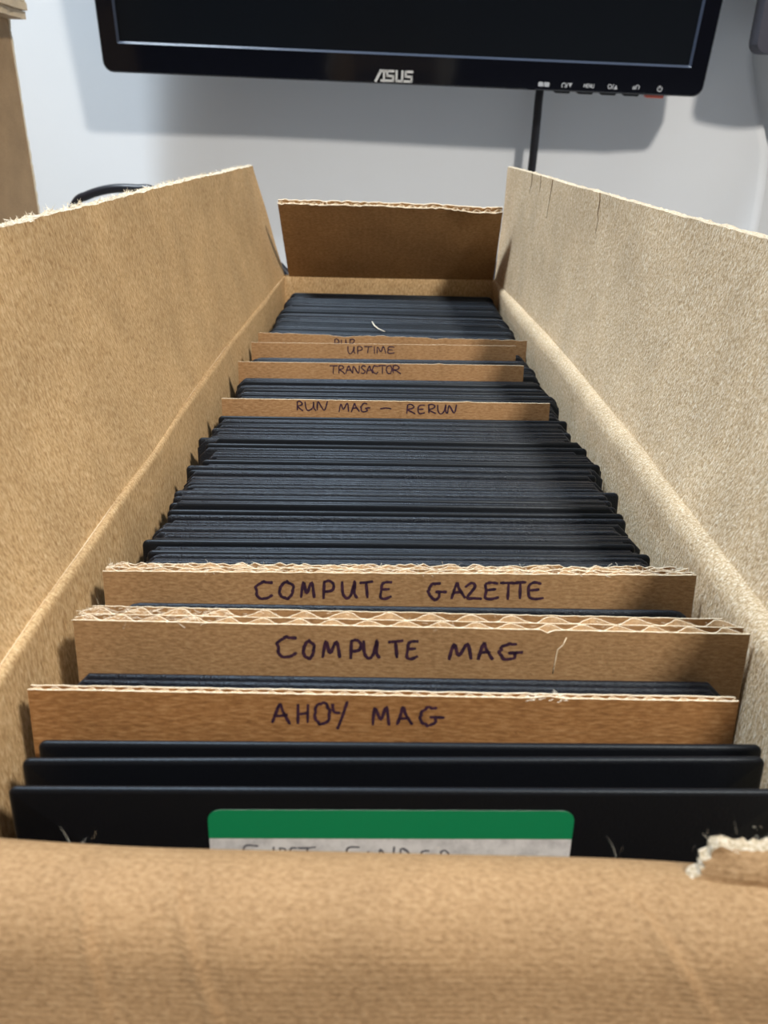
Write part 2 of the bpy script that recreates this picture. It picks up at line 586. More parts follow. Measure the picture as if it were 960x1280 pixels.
# flap: inner liner, outer liner and the fluting between them seen at the cut
P_BL, P_BR = Vector((-65.2, 547.2, -95.6)), Vector((71.0, 548.0, -95.4))
P_TL, P_TR = Vector((-66.0, 508.5, -47.0)), Vector((68.6, 509.7, -47.7))
NF = (P_TL - P_BL).cross(P_BR - P_BL).normalized()
if NF.y < 0:
    NF = -NF                        # points away from the camera, up over the outer side


def flap_pt(u, v):
    return (P_BL.lerp(P_BR, u)).lerp(P_TL.lerp(P_TR, u), v)


def sag(u):                         # crushed top edge towards one corner
    return 2.2 * math.exp(-((u - 0.9) / 0.12) ** 2)


for lay, th, name in ((0.0, 0.5, 'inner_liner'), (3.1, 0.5, 'outer_liner')):
    m = MB(); grid = []
    for i in range(61):
        u = i / 60
        row = []
        for j in range(15):
            v = j / 14
            p = flap_pt(u, v) + NF * lay
            p += Vector((0, -1.0, 0)) * math.sin(math.pi * v) * 0.6
            if j == 14:
                p.z += jit.uniform(-0.5, 0.4) - (sag(u) if lay == 0 else sag(u) * 0.6)
            row.append(tuple(p))
        grid.append(row)
    m.shell(grid, lambda p, i, j: tuple(Vector(p) + NF * th), 0, 1)
    if lay == 0:
        flapE = m.build('end_flap', [K_END, K_EDGE], box, True); auto_smooth(flapE, 50)
    else:
        o = m.build(name, [K_END, K_EDGE], flapE, True); auto_smooth(o, 50)
m = MB(); grid = []
for i in range(241):
    u = i / 240
    w = 1.8 + 1.15 * math.sin(u * 136 / 6.6 * 2 * math.pi)
    row = []
    for j, v in enumerate((0.02, 0.5, 0.93, 0.985)):
        p = flap_pt(u, v) + NF * w
        if j == 3:
            p.z += jit.uniform(-0.25, 0.25) - sag(u) * 0.7
        row.append(tuple(p))
    grid.append(row)
m.shell(grid, lambda p, i, j: tuple(Vector(p) + NF * 0.28), 0, 0)
m.build('fluting', K_FLUTE, flapE, True)
fuzz(flapE, [tuple(flap_pt(i / 100, 1.0) + NF * jit.uniform(0, 3.6)) for i in range(101)], 260, 1.5, 0.4, 0.08)

# near end: wall that rolls over into a flap hanging outside
m = MB(); grid = []
prof = [(84.4, DZ + 0.5), (84.4, -190), (84.9, -140), (85.8, -118), (86.2, -110)]
for k in range(1, 15):
    a = math.radians(90 * k / 14.0)
    prof.append((77.2 + 9.0 * math.cos(a), -102.9 + 9.0 * math.sin(a)))
yk, zk = prof[-1]
ang = 0
for k in range(1, 15):
    ang = math.radians(68 * min(1.0, k / 10.0))
    yk -= 1.35 * math.cos(ang); zk -= 1.35 * math.sin(ang)
    prof.append((yk, zk))
for k in range(1, 15):
    yk -= 3.2 * math.cos(ang); zk -= 3.2 * math.sin(ang)
    prof.append((yk, zk))
NXF = 220
XA, XB = -72.0, 80.0


def dent(x, q):
    """creases pressed into the front flap; q is the length run along it"""
    d = 0
    # (x of the crease as a function of q)
    for x0, q0, q1, slope, depth, wid in ((-29, 10, 52, 0.7, 0.9, 0.75), (-40, 14, 36, 0.5, 0.8, 0.7), (33, 12, 40, 1.2, 0.9, 0.7), (62, 30, 46, 1.6, 0.7, 0.7)):
        if q0 < q < q1:
            xx = x0 + (q - q0) * slope * 0.55
            e = math.sin(math.pi * (q - q0) / (q1 - q0))
            d += depth * e * math.exp(-((x - xx) / wid) ** 2)
            d -= depth * 0.6 * e * math.exp(-((x - xx - 1.9) / (wid * 1.6)) ** 2)
    return d


for i in range(NXF + 1):
    x = XA + (XB - XA) * i / NXF
    row = []; q = 0
    for j, (y, z) in enumerate(prof):
        if j > 5:
            q += math.hypot(y - prof[j - 1][0], z - prof[j - 1][1])
        yy = y + 0.35 * math.sin(x / 17.0) * (1 if j > 4 else 0) + (-0.5 * (x - 4) / 76 if j > 4 else 0)
        zz = z + (-0.6 - 1.3 * (x - 4) / 76 if j > 4 else 0) + (0.12 * math.sin(x / 8.0 + j * 0.3) + (0.25 * math.sin(x / 23.0)) if j > 4 else 0)
        zz += dent(x, q)
        row.append((x, yy, zz))
    grid.append(row)


def front_out(p, i, j):
    a = prof[max(j - 1, 0)]; c = prof[min(j + 1, len(prof) - 1)]
    t = Vector((0, c[0] - a[0], c[1] - a[1])).normalized()
    nrm = Vector((0, -t.z, t.y))
    if j < 3:
        nrm = Vector((0, -1, 0))
    elif nrm.y > 0 and j < 8:
        nrm = -nrm
    if nrm.z > 0 and j > 8:
        nrm = -nrm
    return (p[0], p[1] + nrm.y * 3.0, p[2] + nrm.z * 3.0)


m.shell(grid, front_out, 0, 1)
flapF = m.build('front_flap', [K_FRONT, K_EDGE], box, True); auto_smooth(flapF, 60)
o = fuzz(flapF, [(x, 83.5 + jit.uniform(-1, 1), -96.8) for x in (-43, -42, -41.5, -44, -40, 10, 22, 23, 35, 36, 48)], 26, 4.0, 1.2, 0.018)

# torn tab at the right front corner
m = MB(); grid = []
tl, tr = Vector((48.0, 80.6, -91.6)), Vector((79, 80.6, -91.8))
bl, br = Vector((45.0, 78.4, -95.8)), Vector((79, 75.0, -96.8))
for i in range(41):
    u = i / 40
    row = []
    for j in range(9):
        v = j / 8
        p = bl.lerp(br, u).lerp(tl.lerp(tr, u), v)
        p.y -= 0.9 * math.sin(math.pi * v) * min(1, u * 6)
        if j == 8:
            p.z += jit.uniform(-0.35, 0.25) + 0.6 * math.exp(-((u - 0.04) / 0.04) ** 2)
        if i == 0:
            p.x += jit.uniform(-0.6, 0.6)
        row.append(tuple(p))
    grid.append(row)
m.shell(grid, lambda p, i, j: (p[0], p[1] + 1.7 + (jit.uniform(-0.3, 0.3) if j == 8 else 0), p[2] + 0.5 + (jit.uniform(-0.3, 0.3) if j == 8 else 0)), 0, 1)
tab = m.build('torn_tab', [K_FRONT, K_RIM], box, True); auto_smooth(tab, 50)
fuzz(tab, [tuple(Vector(grid[jit.randrange(41)][8]) + Vector((0, jit.uniform(0, 2.4), 0.6))) for _ in range(80)], 120, 1.6, 0.4, 0.03)


# ------------------------------------------------------------------ handwriting
def arc(cx, cy, rx, ry, a0, a1, n=14):
    return [(cx + rx * math.cos(math.radians(a0 + (a1 - a0) * k / n)), cy + ry * math.sin(math.radians(a0 + (a1 - a0) * k / n))) for k in range(n + 1)]


GLYPH = {
    'A': [[(0, 0), (0.18, 0.4), (0.45, 1.0), (0.62, 0.6), (1.0, 0.02)], [(0.1, 0.36), (0.5, 0.42), (0.85, 0.4)]],
    'C': [[(1.0, 0.9)] + arc(0.5, 0.5, 0.5, 0.5, 65, 300)[0:] + [(0.98, 0.22)]],
    'D': [[(0.1, 0), (0.1, 0.95)], [(0, 0.95)] + arc(0.2, 0.5, 0.78, 0.48, 80, -80) + [(0, 0.02)]],
    'E': [[(0.95, 0.92), (0.45, 0.98), (0.1, 0.86), (0.06, 0.5), (0.08, 0.1), (0.4, 0.0), (1.0, 0.1)], [(0.1, 0.5), (0.8, 0.56)]],
    'F': [[(0.1, 0), (0.1, 0.95), (1.0, 1.0)], [(0.1, 0.5), (0.8, 0.55)]],
    'G': [[(0.68, 0.95)] + arc(0.38, 0.48, 0.38, 0.48, 75, 270) + [(0.6, 0.12), (0.64, 0.42)], [(0.38, 0.42), (0.7, 0.46), (1.0, 0.44)]],
    'H': [[(0.1, 1), (0.06, 0)], [(0.9, 1), (0.92, 0)], [(0.08, 0.5), (0.9, 0.54)]],
    'I': [[(0.5, 1), (0.5, 0)]],
    'M': [[(0, 0), (0.14, 0.95), (0.46, 0.3), (0.8, 1.0), (1.0, 0.0)]],
    'N': [[(0, 0), (0.12, 0.95), (0.74, 0.06), (1.0, 1.05)]],
    'O': [arc(0.5, 0.5, 0.5, 0.5, 100, 470, 20)],
    'P': [[(0.1, 1), (0.14, -0.06)], [(0.0, 0.9), (0.5, 1.02), (0.95, 0.8), (0.8, 0.5), (0.15, 0.4)]],
    'R': [[(0.1, 1), (0.08, 0)], [(0.0, 0.92), (0.5, 1.02), (0.85, 0.8), (0.6, 0.55), (0.12, 0.46), (0.55, 0.25), (1.0, 0.0)]],
    'S': [[(0.95, 0.95), (0.45, 1.0), (0.1, 0.78), (0.5, 0.52), (0.9, 0.26), (0.5, 0.0), (0.0, 0.08)]],
    'T': [[(0, 0.95), (0.5, 0.98), (1.0, 1.0)], [(0.5, 0.97), (0.48, 0.0)]],
    'U': [[(0, 1), (0.02, 0.3), (0.3, 0.0), (0.66, 0.3), (0.82, 1.0), (0.86, 0.3), (1.0, 0.0)]],
    'Y': [[(0, 1), (0.12, 0.6), (0.5, 0.5)], [(1.0, 1.05), (0.62, 0.3), (0.35, -0.3)]],
    'Z': [[(0.0, 0.7), (0.4, 0.95), (0.6, 0.7), (0.1, 0.12), (0.5, 0.1), (1.0, 0.0)]],
    '-': [[(0, 0.48), (0.5, 0.54), (1, 0.5)]],
    'L': [[(0.05, 1), (0.08, 0.05), (1.0, 0.06)]],
    'B': [[(0.1, 1), (0.1, 0)], [(0, 1), (0.7, 0.9), (0.6, 0.55), (0.15, 0.5), (0.9, 0.3), (0.6, 0), (0, 0)]],
}


def smooth_line(pts, n=5):
    if len(pts) < 3:
        (a, b), (c, d) = pts
        return [(a + (c - a) * k / 4, b + (d - b) * k / 4) for k in range(5)]
    P = [pts[0]] + list(pts) + [pts[-1]]
    out = []
    for i in range(1, len(P) - 2):
        p0, p1, p2, p3 = P[i - 1:i + 3]
        for k in range(n):
            t = k / n
            out.append(tuple(0.5 * (2 * p1[c] + (p2[c] - p0[c]) * t + (2 * p0[c] - 5 * p1[c] + 4 * p2[c] - p3[c]) * t * t + (3 * p1[c] - p0[c] - 3 * p2[c] + p3[c]) * t ** 3) for c in (0, 1)))
    out.append(pts[-1])
    return out


def lettering(letters, plane, width, lift=0.07):
    """letters: (character, left, right, top, bottom) as measured; strokes are laid on the face of the card"""
    m = MB(); rnd = random.Random(11)
    p0, n = Vector(plane[0]), Vector(plane[1]).normalized()
    pl = (p0 - n * lift, n)
    for ch, x0, x1, y0, y1 in letters:
        a, b_, c = at(x0, y1, plane=pl), at(x1, y1, plane=pl), at(x0, y0, plane=pl)
        ex, ez = b_ - a, c - a
        tilt = rnd.uniform(-0.08, 0.08)
        for st in GLYPH[ch]:
            pts = [(x + rnd.uniform(-0.05, 0.05) + tilt * y, y + rnd.uniform(-0.05, 0.05)) for x, y in st]
            pts = smooth_line(pts)
            P = [a + ex * x + ez * y for x, y in pts]
            base = len(m.v)
            for i, p in enumerate(P):
                t = (P[min(i + 1, len(P) - 1)] - P[max(i - 1, 0)])
                if t.length < 1e-6:
                    t = Vector((1, 0, 0))
                s_ = n.cross(t.normalized()) * (width / 2 * rnd.uniform(0.8, 1.15) * (0.7 if i in (0, len(P) - 1) else 1))
                m.v.append(tuple(p - s_)); m.v.append(tuple(p + s_))
            for i in range(len(P) - 1):
                m.face((base + 2 * i, base + 2 * i + 1, base + 2 * i + 3, base + 2 * i + 2))
    return m


# ------------------------------------------------------------------ dividers
LEAN = 10.0                            # the row leans back by this many degrees


class Divider:
    """a card standing in the row, leaning back; its parts are built upright in its own frame
    (x across from the middle, y towards the back, z up from its lower edge, mm)"""
    def __init__(s, pl, pr, ztop, lean, label, thick=1.0):
        ZB = BOT + 0.15 + thick * math.sin(math.radians(lean))
        a, b_ = at(pl[0], pl[1], Z=ztop), at(pr[0], pr[1], Z=ztop)
        s.w = (b_ - a).length
        s.yaw = math.atan2(b_.y - a.y, b_.x - a.x)
        s.lean = math.radians(lean)
        s.h = (ztop - ZB) / math.cos(s.lean)
        top = (a + b_) / 2
        back = Vector((-math.sin(s.yaw), math.cos(s.yaw), 0))
        base = top - back * (s.h * math.sin(s.lean)); base.z = ZB
        s.o = thing('card_divider', base, label, 'divider', 'lettered dividers')
        s.o.rotation_euler = (-s.lean, 0, s.yaw)
        s.rot = s.o.rotation_euler.to_matrix()
        s.base = base
        s.n = s.rot @ Vector((0, 1, 0))

    def sheet(s, name, y0, th, mats, jag=0.0, nicks=(), nseg=90, dz=0.0, cut=(0, 0)):
        m = MB(); grid = []
        for i in range(nseg + 1):
            u = i / nseg
            z = s.h + dz + jit.uniform(-jag, jag)
            for u0, w, dpt in nicks:
                z -= dpt * math.exp(-((u - u0) / w) ** 2)
            x = -s.w / 2 + cut[0] + (s.w - cut[0] - cut[1]) * u
            grid.append([(x, y0, 0), (x, y0, z / 2), (x, y0, z - 3), (x, y0, z)])
        m.shell(grid, lambda p, i, j: (p[0], p[1] + th, p[2]), 0, 1)
        return m.build(name, mats, s.o, local=True)

    def flute(s, y0, y1, pitch, mat, th=0.22, jag=0.3, dz=0.0, depth=60):
        mid, amp = (y0 + y1) / 2, (y1 - y0) / 2 - th * 0.5
        m = MB(); grid = []
        seg = int(s.w / pitch * 16); ph = jit.uniform(0, 6); wob = 0; zj = 0
        for i in range(seg + 1):
            u = i / seg
            wob = 0.93 * wob + jit.uniform(-0.04, 0.04)
            w = mid + amp * math.sin(u * s.w / pitch * 2 * math.pi + ph + wob * 4)
            zj = 0.8 * zj + jit.uniform(-jag, jag) * 0.35
            z = s.h + dz + zj
            grid.append([(-s.w / 2 + s.w * u, w - th / 2, s.h - depth), (-s.w / 2 + s.w * u, w - th / 2, z)])
        m.shell(grid, lambda p, i, j: (p[0], p[1] + th, p[2]), 0, 1)
        return m.build('fluting', [K_CORR, mat], s.o, True, local=True)

    def write(s, letters, width):
        m = lettering(letters, (s.base, s.n), width)
        inv = s.rot.transposed()
        m.v = [tuple(inv @ (Vector(v) - s.base)) for v in m.v]
        m.build('lettering', INK, s.o, fix=False, local=True)

    def point(s, px, py, lift=0.0):
        return s.rot.transposed() @ (at(px, py, plane=(s.base - s.n * lift, s.n)) - s.base)

    def hairs(s, u0, u1, y0, y1, count, length, thick=0.03):
        m = MB()
        for _ in range(count):
            p = Vector((-s.w / 2 + s.w * jit.uniform(u0, u1), jit.uniform(y0, y1), s.h - 0.2))
            d = Vector((jit.uniform(-1, 1), jit.uniform(-0.6, 0.6), jit.uniform(-0.1, 0.45))).normalized()
            c = Vector((jit.uniform(-1, 1), jit.uniform(-1, 1), jit.uniform(-0.8, 0.1)))
            L = length * jit.uniform(0.3, 1) ** 2
            w = d.orthogonal().normalized() * thick
            b0 = len(m.v)
            for k in range(4):
                t_ = k / 3
                q = p + d * (L * t_) + c * (L * 0.4 * t_ * t_)
                m.v.append(tuple(q - w)); m.v.append(tuple(q + w))
            for k in range(3):
                m.face((b0 + 2 * k, b0 + 2 * k + 1, b0 + 2 * k + 3, b0 + 2 * k + 2))
        return tag(m.build('torn_fibres', K_FUZZ, s.o, fix=False, local=True), kind='stuff')


def spread(word, xs, y0, y1):
    return [(c, a, b_, y0, y1) for c, (a, b_) in zip(word, xs)]


# thin corrugated divider
d = Divider((34, 862), (924, 877), -97.3, 9.0, 'thin corrugated divider lettered in marker behind the front three disks', 2.0)
d.sheet('front_liner', 0, 0.35, [K_CARD2, K_EDGE], 0.06, ((0.73, 0.012, -0.4),))
d.sheet('back_liner', 1.55, 0.35, [K_CARD2, K_EDGE], 0.1)
d.flute(0.35, 1.55, 3.4, K_EDGE, 0.16, 0.1, -0.2)
d.write(spread('AHOY', ((340, 362), (371, 386), (394, 412), (416, 434)), 879, 905) + spread('MAG', ((467, 487), (496, 515), (525, 555)), 884, 907), 0.62)
d.hairs(0.70, 0.76, -0.3, 1.8, 70, 1.6, 0.035)

# thick double-wall divider
d = Divider((91, 775), (938, 793), -93.8, 8.6, 'thick double-wall corrugated divider with large open flutes along its top', 7.0)
d.sheet('front_liner', 0, 0.34, [K_CORR, K_EDGE], 0.05, ((0.703, 0.005, 1.0),))
d.sheet('middle_liner', 3.1, 0.26, [K_CORR, K_EDGE], 0.06)
d.sheet('back_liner', 7.0, 0.30, [K_CORR, K_EDGE], 0.1, cut=(1.5, 3.0))
d.flute(0.34, 3.1, 7.4, K_FLUTE, 0.24, 0.1, -0.1)
d.flute(3.36, 7.0, 8.8, K_FLUTE, 0.26, 0.12, -0.1)
m = MB()
m.tube([d.point(a, b_, 0.0) for a, b_ in ((708, 797), (704, 806), (697, 812), (694, 826), (691, 842))], 0.13, 6)
m.build('crease', K_EDGE, d.o, True, local=True)
d.write([('C', 347, 371, 796, 821)] + spread('OMPUTE', ((379, 392), (403, 425), (437, 451), (455, 474), (487, 506), (508, 523)), 801, 823)
        + spread('MAG', ((562, 588), (598, 616), (624, 654)), 804, 825), 0.72)
d.hairs(0.0, 0.22, 0.2, 6.6, 260, 2.6, 0.025)
d.hairs(0.22, 1.0, 0.2, 6.6, 110, 1.3, 0.02)

# double-wall divider with crushed torn top
d = Divider((128, 714), (871, 719.5), -95.8, 10.0, 'double-wall divider with torn fuzzy top standing before the longest disk row', 6.2)
d.sheet('front_liner', 0, 0.38, [K_CORR, K_EDGE], 0.1)
d.sheet('middle_liner', 2.6, 0.34, [K_CORR, K_EDGE], 0.3)
d.sheet('back_liner', 5.4, 0.38, [K_CORR, K_EDGE], 0.45, cut=(1.5, 3.0))
d.flute(0.38, 2.6, 6.4, K_FLUTE, 0.26, 0.25)
d.flute(2.94, 5.4, 7.2, K_FLUTE, 0.3, 0.4)
d.write(spread('COMPUTE', ((320, 341), (349, 366), (376, 393), (403, 417), (428, 446), (451, 468), (475, 490)), 727, 748)
        + spread('GAZETTE', ((535, 558), (564, 581), (583, 603), (606, 623), (626, 646), (642, 659), (661, 679)), 728, 749), 0.72)
d.hairs(0, 1, 0.2, 5.8, 800, 2.2, 0.025)
GAZ = d

# four thin cards
thin = [
    ((277, 498), (687.5, 504.5), -97.2, 'plain card divider whose lettered words are joined by a dash', ((0.745, 0.012, -0.25),), 0.05,
     spread('RUN', ((371, 379), (382, 395), (396, 409)), 502, 513) + spread('MAG', ((424, 436), (439, 449), (451, 463)), 504, 515)
     + spread('-', ((475, 489),), 505, 516) + spread('RERUN', ((508, 519), (522, 531), (535, 545), (547, 559), (560, 571)), 506, 517)),
    ((297.5, 452), (655, 457), -97.2, 'plain card divider lettered with one ten-letter word', ((0.70, 0.012, -0.3),), 0.05,
     spread('TRANSACTOR', ((412, 422), (423, 431), (432, 441), (441, 450), (451, 457), (458, 466), (466, 473), (473, 483), (483, 490), (491, 501)), 457, 467)),
    ((314, 428), (645.5, 432.5), -97.5, 'plain card divider lettered with one six-letter word', ((0.72, 0.012, -0.3),), 0.05,
     spread('UPTIME', ((435, 444), (446, 453), (455, 465), (466, 470), (471, 482), (484, 493)), 433, 442)),
    ((322.5, 416), (659, 426), -97.2, 'wider card divider with torn pale top, its lettering mostly hidden by another card', ((0.32, 0.05, 0.7), (0.46, 0.02, -0.5), (0.66, 0.03, 0.5)), 0.2,
     spread('PUR', ((418, 424), (427, 434), (437, 444)), 424, 434)),
]
CARDS = []
for pl, pr, z, lab, nk, jg, let in thin:
    d = Divider(pl, pr, z, LEAN, lab)
    d.sheet('card', 0, 0.85, [K_CARD, K_EDGE], jg, nk)
    d.write(let, 0.54)
    CARDS.append(d)


# ------------------------------------------------------------------ floppy disks
def outline(half, r, seg=4):
    pts = []
    for sx, sz, a0 in ((1, 1, 0), (-1, 1, 90), (-1, -1, 180), (1, -1, 270)):
        for k in range(seg + 1):
            a = math.radians(a0 + 90 * k / seg)
            pts.append((sx * (half - r) + r * math.cos(a), sz * (half - r) + r * math.sin(a)))
    return pts


def disk_mesh(name, r, th=1.46, w=133.35, chamfer=False):
    half = w / 2
    n = None
    loops = []
    for inset, y in ((1.0, -th / 2), (0.34, -th / 2 + 0.14), (0.07, -th / 2 + 0.38), (0.0, 0.0), (0.07, th / 2 - 0.38), (0.34, th / 2 - 0.14), (1.0, th / 2)):
        o = outline(half - inset, max(0.3, r - inset), 1 if chamfer else 4)
        loops.append([(x, y, z + half) for x, z in o]); n = len(o)
    hub = [(14.3 * math.cos(math.atan2(z, x)), 14.3 * math.sin(math.atan2(z, x))) for x, z in outline(half, r, 1 if chamfer else 4)]
    loops.insert(0, [(x, -th / 2, z + half) for x, z in hub])
    loops.append([(x, th / 2, z + half) for x, z in hub])
    v = [tuple(c * MM for c in p) for lp in loops for p in lp]
    f = []
    k = len(loops)
    for a in range(k):
        b_ = (a + 1) % k
        for i in range(n):
            j = (i + 1) % n
            f.append((a * n + i, a * n + j, b_ * n + j, b_ * n + i))
    me = bpy.data.meshes.new(name)
    me.from_pydata(v, [], f)
    import bmesh
    bm = bmesh.new(); bm.from_mesh(me); bmesh.ops.recalc_face_normals(bm, faces=bm.faces); bm.to_mesh(me); bm.free()
    me.polygons.foreach_set('use_smooth', [True] * len(me.polygons))
    try:
        me.set_sharp_from_angle(angle=math.radians(50))
    except Exception:
        pass
    return me


DISKS = []
for r, ch in ((1.6, False), (3.2, True), (4.5, False), (5.5, True)):
    for mat in (JACKET, JACKET_DULL):
        me = disk_mesh('floppy_jacket', r, chamfer=ch)
        me.materials.append(mat)
        DISKS.append(me)
ZD = BOT + 0.05                        # underside of a disk


def put_disk(me, x, y, z, yaw, label, group, lean=LEAN):
    """x, y: middle of the disk's top edge; z: underside; leaning back"""
    o = bpy.data.objects.new('floppy_disk', me)
    COL.objects.link(o)
    o.location = wpos((x, y - 133.35 * math.sin(math.radians(lean)), z))
    o.rotation_euler = (-math.radians(lean), 0, math.radians(yaw))
    return tag(o, label, 'floppy disk', group)


dr = random.Random(21)
ZTOP = ZD + 133.35 * math.cos(math.radians(LEAN))

# three in front, each with its magnetic film seen in the hub hole
front = []
for y_px, yaw, xc, lean, lab in ((984.5, 1.35, 5.2, 5.6, 'black floppy disk with green and white label behind the front flap'),
                                 (946.5, 1.9, 4.8, 7.6, 'unlabelled black floppy disk directly behind the green-labelled one'),
                                 (928, 1.3, 5.6, 8.4, 'unlabelled black floppy disk leaning on the thin lettered divider')):
    p = at(480, y_px, Z=ZD + 133.35 * math.cos(math.radians(lean)))
    front.append((xc, p.y, yaw, lean, lab))
film = bpy.data.meshes.new('magnetic_film')
N = 32
vv = []
for y in (-0.04, 0.04):
    for rad in (65.0, 14.2):
        vv += [(rad * math.cos(2 * math.pi * k / N) * MM, y * MM, (66.675 + rad * math.sin(2 * math.pi * k / N)) * MM) for k in range(N)]
ff = []
for k in range(N):
    j = (k + 1) % N
    ff += [(k, j, N + j, N + k), (2 * N + k, 3 * N + k, 3 * N + j, 2 * N + j), (k, 2 * N + k, 2 * N + j, j), (N + k, N + j, 3 * N + j, 3 * N + k)]
film.from_pydata(vv, [], ff)
film.materials.append(MAG)
jm = disk_mesh('jacket', 1.4, th=1.45); jm.materials.append(JACKET_DULL)
fd = []
for x, y, yaw, lean, lab in front:
    t = bpy.data.objects.new('floppy_disk', None); COL.objects.link(t); t.empty_display_size = 0.02
    t.location = wpos((x, y - 133.35 * math.sin(math.radians(lean)), ZD)); t.rotation_euler = (-math.radians(lean), 0, math.radians(yaw))
    tag(t, lab, 'floppy disk', 'loose disks at the front of the box')
    j = bpy.data.objects.new('jacket', jm); COL.objects.link(j); j.parent = t
    k = bpy.data.objects.new('magnetic_film', film); COL.objects.link(k); k.parent = t
    fd.append(t)

# sticker on the first disk (local metres: x across, z up from the disk's bottom)
t = fd[0]


def rounded(x0, x1, z0, z1, rt, rb, seg=6):
    pts = []
    for cx, cz, r, a0 in ((x1 - rt, z1 - rt, rt, 0), (x0 + rt, z1 - rt, rt, 90), (x0 + rb, z0 + rb, rb, 180), (x1 - rb, z0 + rb, rb, 270)):
        for k in range(seg + 1):
            a = math.radians(a0 + 90 * k / seg)
            pts.append((cx + r * math.cos(a), cz + r * math.sin(a)))
    return pts


def local_prism(name, poly, y0, y1, mat, parent):
    n = len(poly)
    me = bpy.data.meshes.new(name)
    v = [(x * MM, y0 * MM, z * MM) for x, z in poly] + [(x * MM, y1 * MM, z * MM) for x, z in poly]
    f = [tuple(range(n)), tuple(reversed(range(n, 2 * n)))] + [(i, n + i, n + (i + 1) % n, (i + 1) % n) for i in range(n)]
    me.from_pydata(v, [], f); me.materials.append(mat)
    o = bpy.data.objects.new(name, me); COL.objects.link(o); o.parent = parent
    return o


LX0, LX1, LZ1 = -33.4, 29.6, 129.3
lb = local_prism('label', rounded(LX0, LX1, LZ1 - 34, LZ1, 2.2, 2.2), -0.80, -0.722, LABELW, t)
lb['label'] = 'paper sticker with a green band and faint pencil writing'
gb = rounded(LX0 - 0.02, LX1 + 0.02, LZ1 - 6.1, LZ1 + 0.02, 2.2, 0.05)
local_prism('green_band', gb, -0.84, -0.79, GREEN, lb)
# pencil writing below the band
r0 = t.rotation_euler.to_matrix()
n0 = r0 @ Vector((0, 1, 0))
o0 = Vector((front[0][0], front[0][1] - 133.35 * math.sin(math.radians(front[0][3])), ZD))
lt = [('F', 304, 323, 1057, 1077), ('I', 338, 346, 1059, 1078), ('R', 348, 358, 1060, 1078), ('S', 361, 371, 1059, 1078), ('T', 374, 397, 1059, 1078),
      ('F', 432, 449, 1060, 1080), ('I', 456, 464, 1063, 1082), ('N', 474, 493, 1060, 1081), ('D', 499, 512, 1061, 1081), ('E', 525, 538, 1063, 1083), ('R', 549, 562, 1064, 1084)]
m = lettering(lt, (o0 - n0 * 0.80, n0), 0.4, 0.03)
lv = [tuple(r0.transposed() @ (Vector(v) - o0)) for v in m.v]
lb['_org'] = (0, 0, 0)
m.v = lv
m.build('lettering', PENCIL, lb, fix=False, local=True)


def pack(y0, y1, yaw0, yaw1, label, group, pool, gap=0.12, xr=1.1, xc=5.0, clump=0.05, dz=0.9, last=None):
    """a row of disks between two dividers; y0, y1 bound the disks' top edges"""
    spots = []
    step = 1.46 / math.cos(math.radians(LEAN))
    y, yaw, off = y0 + 0.82, yaw0, 0.0
    while y + 0.78 < y1:
        target = yaw0 + (yaw1 - yaw0) * (y - y0) / max(1, y1 - y0)
        dy = (dr.uniform(-0.06, 0.06) + 0.25 * (target - yaw)) if spots else 0
        yaw += dy
        y += 66.7 * abs(math.radians(dy))
        if dr.random() < 0.2:
            off = dr.uniform(-xr, xr)
        z = ZD + max(0.0, dr.uniform(-0.3, 0.7) * dz) + (dr.uniform(0.4, 1.0) if dr.random() < 0.14 else 0)
        spots.append((DISKS[dr.choice(pool)], xc + off + dr.uniform(-0.35, 0.35) + (dr.uniform(-xr, xr) if dr.random() < 0.2 else 0), y, z, yaw))
        y += step + 0.13 + dr.uniform(0, gap) + (dr.uniform(0.8, 2.2) if dr.random() < clump else 0)
    for k, (me, x, y, z, yw) in enumerate(spots):
        put_disk(me, x, y + (z - ZD) * math.tan(math.radians(LEAN)), z, yw, last if last and k == len(spots) - 1 else label, group)
    return len(spots)


def card_y(dv, back=0.0):
    """where a divider stands at the height of the disks' tops (its front face, or a distance behind it)"""
    k = (ZTOP - dv.base.z) / (dv.h * math.cos(dv.lean))
    return dv.base.y + k * dv.h * math.sin(dv.lean) + back / math.cos(dv.lean)


total = 0
for y_px, x, lab in ((862, 3.9, 'front black floppy disk of the trio, touching the thin corrugated divider'), (855, 4.3, 'middle black floppy disk of the trio between two corrugated dividers'),
                   (847.5, 4.9, 'rear black floppy disk of the trio, touching the thick double-wall divider')):
    p = at(480, y_px, Z=ZTOP + 0.8)
    put_disk(DISKS[2], x, p.y, ZD + 0.6, 0.7, lab, 'three disks behind the thin corrugated divider', 9.3)
p = at(480, 758, Z=ZTOP + 1.6)
put_disk(DISKS[4], 7.0, p.y, ZD + 1.6, 0.9, 'single black floppy disk between the two double-wall dividers', None, 9.8)
total += pack(card_y(GAZ, 6.2) + 1.6, card_y(CARDS[0]) - 0.9, math.degrees(GAZ.yaw), math.degrees(CARDS[0].yaw), 'black floppy disk in the longest tight row behind the torn-topped divider', 'disks in the longest row', [0, 2, 2, 3, 4, 1], 0.12, 2.2, clump=0.09, dz=1.2,
              last='hindmost black floppy disk of the longest row, touching the dash-lettered card')
total += pack(card_y(CARDS[0], 1) + 1.0, card_y(CARDS[1]) - 0.9, math.degrees(CARDS[0].yaw), math.degrees(CARDS[1].yaw), 'black floppy disk in the short row behind the dash-lettered card', 'disks behind the dash-lettered card', [2, 3, 4], 0.2, 1.6, 4.6, 0.13, 1.3,
              last='hindmost black floppy disk of the short row, touching the ten-letter card')
